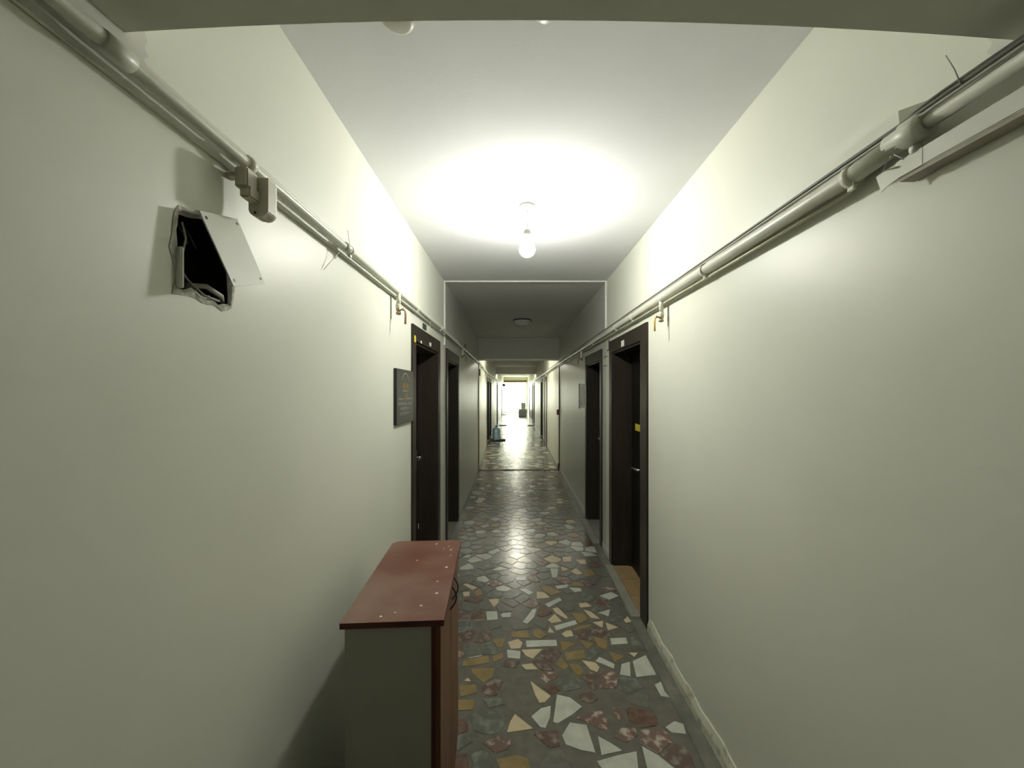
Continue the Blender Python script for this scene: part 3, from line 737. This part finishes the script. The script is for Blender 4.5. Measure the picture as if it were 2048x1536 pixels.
tagp('cable', [Vector((.856, y, 2.2145)) for y in (-1.2, -.2, .45)] + along(1, .052, 2.2125, .80, 28.6, .5, .001), .0050, 'cable_d', 'dark cable lying along the top of the right pipe')
tagp('cable', [Vector((.850, y, z)) for y, z in ((-1.2, 2.202), (-.2, 2.201), (.55, 2.200))] + along(1, .058, 2.199, .9, 28.6, .5, .0006), .0036, 'cable_g', 'paler grey cable just under the dark one on the right pipe')
tagp('cable', [Vector((x, y, z)) for x, y, z in ((.884, -1.2, 2.238), (.884, .3, 2.237), (.876, .62, 2.232), (.862, .78, 2.226), (.862, .83, 2.224), (.872, .875, 2.222))], .0032, 'cable_d', 'second dark cable nearer the wall, running into the plastered duct')
tagp('cable', along(1, .004, 2.137, 1.9, 7.9, .6, .0015) [:], .003, 'pvc', 'thin pale cable fixed flat to the right wall below the pipe')
MB().tube([(.850, .733, 2.203), (.850, .745, 2.245), (.8495, .759, 2.283)], .0011, 5).build('cable_tie', 'cable_g', origin=(.850, .733, 2.203),
    label='stiff cable tie tail sticking up above the near right pipe', cat='cable tie')
# plastered duct stub above the pipe
sec = lambda y, x, z0, z1: [(x, y, z0), (x, y + .004, z1), (.9085, y - .026, z1 + .006), (.9085, y - .026, z0)]
a_ = sec(.862, .862, 2.200, 2.252); c_ = sec(2.1, .886, 2.205, 2.246)
b = MB(); b.add(a_ + c_, [(0,1,2,3),(4,7,6,5),(0,4,5,1),(1,5,6,2),(3,7,4,0)])
b.build('duct', 'wall', origin=(.88, 1.2, 2.2), label='shallow plastered duct on the right wall behind the cables, cut off square', cat='duct')
# surface trunking on the near right wall
tr = empty('cable_trunking', (.885, .4, 2.117), 'flat white cable trunking below the near right pipe with a torn end', 'trunking')
MB().box((.868, -1.5, 2.103), (.908, .880, 2.143), bev=.002).build('trunking_body', 'white', tr)
MB().box((.871, -1.5, 2.095), (.905, .872, 2.1032)).build('trunking_shade_edge', 'lip', tr)  # darker strip: the shade under the white trunking is put into its colour
MB().prism([(.8672, .82, 2.142), (.8672, .925, 2.136), (.8672, .912, 2.092), (.8672, .90, 2.098), (.8672, .872, 2.104), (.8672, .82, 2.104)], (.0012, 0, 0)).build('torn_tape', 'wall', tr)
MB().tube([(.868, .86, 2.14), (.862, .88, 2.165), (.858, .90, 2.135), (.866, .87, 2.128)], .0022, 6).build('loose_wire', 'white', tr)
MB().tube([(.872, .50, 2.096), (.876, .505, 2.08), (.888, .50, 2.075)], .004, 6).build('loose_wire', 'white', tr)

# ------------------------------------------------------------------ broken junction box with hanging cover
jb = empty('junction_box', (-.75, .885, 1.92), 'open black junction hole in the left wall with hanging white cover', 'junction box')
b = MB()
hx = [(-.7145 - .001, u, z) for u, z in HOLE]
n = len(HOLE)
rim = [(-.7155, lerp(.885, u, .985), lerp(1.92, z, .985)) for u, z in HOLE]
back = [(-.80, lerp(.885, u, .965), lerp(1.92, z, .965)) for u, z in HOLE]
b.add(rim + back, [list(range(n, 2 * n))] + [(i, (i + 1) % n, (i + 1) % n + n, i + n) for i in range(n)])
b.build('box_hollow', 'dust', jb)
# ragged plaster lip around the hole
b = MB(); inn = []; out = []; rr = random.Random(5)
for i, (u, z) in enumerate(HOLE):
    for t in (0, .5):
        q = HOLE[(i + 1) % n]; uu = lerp(u, q[0], t); zz = lerp(z, q[1], t)
        d = math.hypot(uu - .885, zz - 1.92); k = 1 - rr.uniform(.006, .016) / d; k2 = 1 + rr.uniform(.004, .012) / d
        inn.append((-.718, .885 + (uu - .885) * k, 1.92 + (zz - 1.92) * k)); out.append((-.7125, .885 + (uu - .885) * k2, 1.92 + (zz - 1.92) * k2))
m = len(inn); crest = [(-.7115, (a[1] + c[1]) / 2, (a[2] + c[2]) / 2) for a, c in zip(inn, out)]
b.add(inn + crest + out, [(i, (i + 1) % m, (i + 1) % m + m, i + m) for i in range(m)] + [(i + m, (i + 1) % m + m, (i + 1) % m + 2 * m, i + 2 * m) for i in range(m)])
b.build('plaster_lip', 'plaster', jb)
MB().box((-.755, .806, 1.838), (-.700, .814, 1.925), bev=.002).build('box_rim', 'white', jb)
# cover plate, loose and tilted out at its lower left
TL = Vector((-.685, .830, 2.010)); BL = Vector((-.647, .879, 1.860)); TR = Vector((-.708, .975, 2.057)); BR = TR + (BL - TL)
nv = (TR - TL).cross(BL - TL).normalized(); nv = nv if nv.x > 0 else -nv
pl = MB().prism([TL, TR, BR, BL], nv * .003).build('cover_plate', 'plate', jb)
for (s_, t_) in ((.09, .08), (.91, .08), (.09, .92), (.91, .92)):
    c0 = TL + (TR - TL) * s_ + (BL - TL) * t_
    MB().tube([c0 + nv * .0028, c0 + nv * .0042], .0035, 10).build('screw_hole', 'black', pl)
MB().tube([(-.72, .83, 1.985), (-.71, .828, 1.95), (-.715, .822, 1.90), (-.72, .83, 1.86)], .0022, 6).build('wire', 'cable_g', jb)
MB().tube([(-.74, .84, 1.90), (-.72, .845, 1.865), (-.705, .87, 1.838), (-.71, .92, 1.836), (-.73, .95, 1.85)], .0022, 6).build('wire', 'cable_g', jb)
MB().tube([(-.73, .850, 1.855), (-.712, .885, 1.862), (-.712, .93, 1.850), (-.725, .955, 1.845), (-.735, .92, 1.84), (-.735, .87, 1.842)], .006, 8).build('cable_coil', 'cable_g', jb)
MB().tube([(-.75, .86, 2.0), (-.735, .868, 1.97), (-.73, .88, 1.945)], .0018, 6).tube([(-.75, .845, 2.0), (-.738, .85, 1.975), (-.735, .862, 1.95)], .0018, 6).build('wire', 'cable_d', jb)

# motion sensor on its bracket
ms = empty('motion_sensor', (-.64, .945, 2.10), 'beige wall sensor with rounded base hanging below the left pipe', 'sensor')
b = MB(); b.box((-.714, .945, 2.150), (-.660, .966, 2.160)); b.box((-.680, .928, 2.116), (-.648, .968, 2.166), bev=.004); b.box((-.672, .934, 2.094), (-.646, .973, 2.125), bev=.004)
b.build('bracket', 'beige', ms)
b = MB(); prof = []
for i in range(13):
    a = math.pi * i / 12
    prof.append((-.650 - .025 * math.cos(a), 2.082 - .021 * math.sin(a)))
prof = [(-.675, 2.160)] + prof + [(-.625, 2.160)]
b.prism([(x, .972, z) for x, z in prof], (0, .030, 0)); b.build('sensor_body', 'beige', ms)
b = MB(); prof2 = [(-.650 + (x + .650) * .84, 2.11 + (z - 2.11) * .93) for x, z in prof]
b.prism([(x, 1.002, z) for x, z in prof2], (0, .012, 0)); b.build('sensor_lens', 'white', ms)
MB().tube([(-.658, .9725, 2.072), (-.658, .970, 2.072)], .003, 8).build('screw', 'black', ms)

# ------------------------------------------------------------------ signs and plates
sg = empty('door_sign', (-.705, 2.42, 1.585), 'square charcoal sign with gold and pale print beside the near left door', 'sign')
MB().box((-.7135, 2.25, 1.422), (-.6965, 2.612, 1.757)).build('sign_case', 'signedge', sg)
face = MB().box((-.6965, 2.252, 1.424), (-.695, 2.61, 1.755)).build('sign_face', 'sign', sg)
def bars(name, m, rects):
    b = MB()
    for (u0, u1, z0, z1) in rects: b.box((-.695, u0, z0), (-.6943, u1, z1))
    b.build(name, m, face)
b = MB(); A_ = []
for i in range(15):
    a = math.radians(25 + 130 * i / 14); A_.append((2.43 - .085 * math.cos(a), 1.645 + .085 * math.sin(a)))
for p, q in zip(A_, A_[1:]):
    b.prism([(-.695, p[0], p[1]), (-.695, q[0], q[1]), (-.695, q[0], q[1] + .007), (-.695, p[0], p[1] + .007)], (.0007, 0, 0))
b.build('arc_emblem', 'print', face)
def glyphs(u0, u1, z0, z1, n, seed):
    """blurred line of capital letters: strokes at the size seen in the photograph"""
    r = random.Random(seed); out = []; w = (u1 - u0) / n; t = (z1 - z0) * .2
    for i in range(n):
        a = u0 + i * w; c = a + w * .72
        k = r.randrange(5)
        out.append((a, a + w * .18, z0, z1))
        if k != 1: out.append((c - w * .18, c, z0, z1))
        if k in (0, 2): out.append((a, c, z1 - t, z1))
        if k in (0, 1, 3): out.append((a, c, z0, z0 + t))
        if k in (2, 3, 4): out.append((a, c, (z0 + z1 - t) / 2, (z0 + z1 + t) / 2))
    return out
bars('gold_lettering', 'gold', glyphs(2.365, 2.505, 1.640, 1.672, 6, 3))
bars('small_lettering', 'print', glyphs(2.365, 2.495, 1.618, 1.632, 7, 4))
bars('ruled_line', 'print', [(2.28, 2.40, 1.573, 1.577), (2.46, 2.57, 1.573, 1.577)])
b = MB(); b.prism([(-.695, 2.405, 1.612), (-.695, 2.432, 1.565), (-.695, 2.438, 1.565), (-.695, 2.411, 1.612)], (.0007, 0, 0))
b.prism([(-.695, 2.475, 1.612), (-.695, 2.435, 1.565), (-.695, 2.429, 1.565), (-.695, 2.468, 1.612)], (.0007, 0, 0)); b.build('check_mark', 'gold', face)
bars('pale_lettering', 'print', glyphs(2.275, 2.575, 1.535, 1.557, 10, 5) + glyphs(2.32, 2.52, 1.505, 1.525, 8, 6) + glyphs(2.31, 2.52, 1.475, 1.494, 8, 7))
def plate(name, side, u0, u1, z0, z1, th, m, label, cat):
    b = MB(); pbox(b, side, u0, u1, -th, -.0005, z0, z1)
    return b.build(name, m, origin=W(side, (u0 + u1) / 2, 0, (z0 + z1) / 2), label=label, cat=cat)
plate('number_plate', -1, 2.95, 3.05, 2.105, 2.145, .008, 'teal', 'small dark teal plate above the near left door frame', 'plate')
nt = plate('notice', 1, 5.12, 5.42, 1.40, 1.72, .008, 'paper', 'white paper notice on the right wall beyond the second door', 'notice')
b = MB(); 
for q in range(7): pbox(b, 1, 5.16, 5.38 - (q % 3) * .04, -.0086, -.008, 1.66 - q * .035, 1.668 - q * .035)
b.build('printed_lines', 'print', nt)
pbox(MB(), 1, 5.44, 5.47, -.01, 0, 1.38, 1.73).build('notice_holder', 'cable_d', nt)
plate('call_point', 1, 8.05, 8.16, 1.13, 1.24, .04, 'red', 'small dark red call point on the right wall by the brown joint strip', 'call point')
plate('wall_socket', -1, 8.25, 8.36, 1.96, 2.10, .02, 'black', 'small black box high on the left wall past the middle beam', 'box')
plate('cable_clip', -1, 5.5, 5.56, 2.21, 2.30, .02, 'cable_d', 'short dark cable clip above the left pipe near the dome lamp', 'clip')
b = MB(); pbox(b, 1, 3.715, 3.73, -.006, 0, 2.02, 2.12); pbox(b, 1, 3.73, 3.80, -.006, 0, 2.02, 2.03)
b.build('cable', 'black', origin=W(1, 3.73, 0, 2.05), label='short black cable end by the far corner of the near right door frame', cat='cable')
for i, (y0, y1, z) in enumerate(((3.78, 3.93, 1.965), (3.80, 3.95, 1.875))):
    MB().tube([W(1, y0, -.004, z), W(1, (y0 + y1) / 2, -.008, z + .008), W(1, y1, -.004, z + .002)], .003, 6).build('cable', 'cable_d', origin=W(1, y0, 0, z),
        label=('upper' if i == 0 else 'lower') + ' short dark wire crossing between the two right doors', cat='cable')

# ------------------------------------------------------------------ shoe cabinet, slightly turned against the wall line
yaw = math.radians(3.4); co = Vector((-.221, 1.188, 0))       # near front corner of the top
ca, sa = math.cos(yaw), math.sin(yaw)
def cx(v): return Vector((co.x + v.x * ca - v.y * sa, co.y + v.x * sa + v.y * ca, v.z))
L_, D_, H_ = .642, .315, .914
cb = empty('shoe_cabinet', cx(Vector((-D_ / 2, L_ / 2, 0))), 'low mahogany-topped cabinet with grey side standing by the left wall', 'cabinet')
# top with rounded back corner
tp = [(0, 0), (0, L_ - .006), (-.006, L_), (-D_ + .035, L_)] + [(-D_ + .035 - .035 * math.sin(a), L_ - .035 + .035 * math.cos(a)) for a in (math.radians(q) for q in (22, 45, 68, 90))] + [(-D_, 0)]
P3 = [cx(Vector((x, y, H_ - .0185))) for x, y in tp]
n = len(P3); top = MB(); topv = P3 + [p + Vector((0, 0, .0185)) for p in P3]
top.add(topv, [list(range(n, 2 * n))], 0); top.add(topv, [list(range(n))] + [(i, (i + 1) % n, (i + 1) % n + n, i + n) for i in range(n)], 1)
top = top.build('cabinet_top', ['mahog', 'mahog_e'], cb)
rr = random.Random(3)
for (u, v_) in ((.43, .165), (.245, .055), (.16, .045), (.085, .085), (.53, .035), (.545, .07), (.60, .11), (.57, .05), (.05, .16), (.03, .20), (.36, .035), (.47, .03)):
    s_ = rr.uniform(.0025, .006); q = [cx(Vector((-v_ + s_ * rr.uniform(.6, 1.4) * math.cos(a), u + s_ * rr.uniform(.6, 1.6) * math.sin(a), H_ - .0002))) for a in (0, 1.2, 2.4, 3.6, 5)]
    MB().prism(q, (0, 0, .0009)).build('paint_speck', 'flake', top)
MB().box((-D_ + .012, .010, .0), (-.040, .028, H_ - .0185), xf=cx).build('side_panel', 'greypanel', cb)
MB().box((-D_ + .012, L_ - .028, .0), (-.040, L_ - .010, H_ - .0185), xf=cx).build('side_panel', 'greypanel', cb)
MB().box((-.040, .008, .0), (-.030, .030, H_ - .0185), xf=cx).build('edge_strip', 'mahog_e', cb)
b = MB(); b.box((-D_ + .010, .028, .02), (-D_ + .016, L_ - .028, H_ - .03), xf=cx)
b.build('back_panel', 'greypanel', cb)
MB().box((-D_ + .02, .028, .05), (-.04, L_ - .028, .068), xf=cx).box((-.06, .028, 0), (-.05, L_ - .028, .05), xf=cx).build('base_panel', 'mahog_e', cb)
for i, (y0, y1) in enumerate(((.012, .319), (.323, .630))):
    dr = MB().box((-.030, y0, .012), (-.012, y1, H_ - .022), xf=cx, bev=.0015).build('cabinet_door', 'mahog_d', cb)
    yh = .285 if i == 0 else .357
    hb = MB(); pts = [cx(Vector((-.012 + .024 * math.sin(math.pi * t / 8), yh + (.02 if i else -.02) * 0, .88 - .095 * t / 8))) for t in range(9)]
    hb.tube(pts, .0028, 8); hb.build('bow_handle', 'casing', dr)

# ------------------------------------------------------------------ things on the floor far down the corridor
bx, by = -.635, 12.75
wb = empty('water_bottle', (bx, by, .012), 'large blue water cooler bottle standing by the far left door', 'bottle')
prof = [(.10, 0), (.13, .01), (.135, .03), (.135, .10), (.125, .115), (.125, .13), (.135, .145), (.135, .23), (.125, .245), (.125, .26), (.135, .275), (.135, .33), (.12, .37), (.07, .405), (.032, .42), (.03, .455)]
MB().lathe((bx, by, .012), prof, 28).build('bottle_body', 'water', wb)
MB().lathe((bx, by, .46), [(.034, -.01), (.034, .025), (.03, .03)], 16).build('bottle_cap', 'cap', wb)
def doormat(x, y, w, d, label):
    MB().box((x - w / 2, y - d / 2, 0), (x + w / 2, y + d / 2, .011), bev=.003).build('doormat', 'mat', origin=(x, y, 0), label=label, cat='doormat')
doormat(-.58, 12.75, .50, .55, 'dark doormat under the blue water bottle')
doormat(-.60, 18.3, .34, .5, 'dark doormat on the left behind the water bottle')
doormat(.72, 18.2, .28, .55, 'dark doormat in front of the distant red door')
doormat(-.72, 27.0, .30, .6, 'most distant doormat, under the shoe rack at the left')
def carton(x0, x1, y, d, h, m, label, z=0.0):
    r = empty('carton', ((x0 + x1) / 2, y + d / 2, z), label, 'box')
    MB().box((x0, y, z), (x1, y + d, z + h), bev=.004).build('carton_body', m, r)
    MB().box(((x0 + x1) / 2 - .025, y - .002, z + h - .08), ((x0 + x1) / 2 + .025, y + d, z + h + .002)).build('packing_tape', 'carton2', r)
carton(.20, .74, 25.2, .5, .46, 'carton', 'grey carton standing on the floor at the far right')
carton(.40, .72, 27.2, .4, .82, 'carton2', 'tall pale carton behind the grey one at the far right')
sr = empty('shoe_rack', (-.76, 27.0, .012), 'small low shoe rack at the far left end', 'rack')
for z in (.05, .20): MB().box((-.90, 26.85, z), (-.66, 27.15, z + .015)).build('shelf', 'cable_g', sr)
for (x, y) in ((-.89, 26.86), (-.67, 26.86), (-.89, 27.14), (-.67, 27.14)): MB().box((x - .008, y - .008, .011), (x + .008, y + .008, .30)).build('leg', 'cable_d', sr)
fs = empty('flag_sign', (-.82, 27.0, 2.06), 'small dark sign projecting from the far left wall', 'sign')
MB().box((-.91, 26.99, 1.98), (-.70, 27.01, 2.14)).build('sign_panel', 'black', fs)
MB().box((-.93, 26.992, 2.14), (-.72, 27.008, 2.155)).build('sign_bracket', 'cable_d', fs)
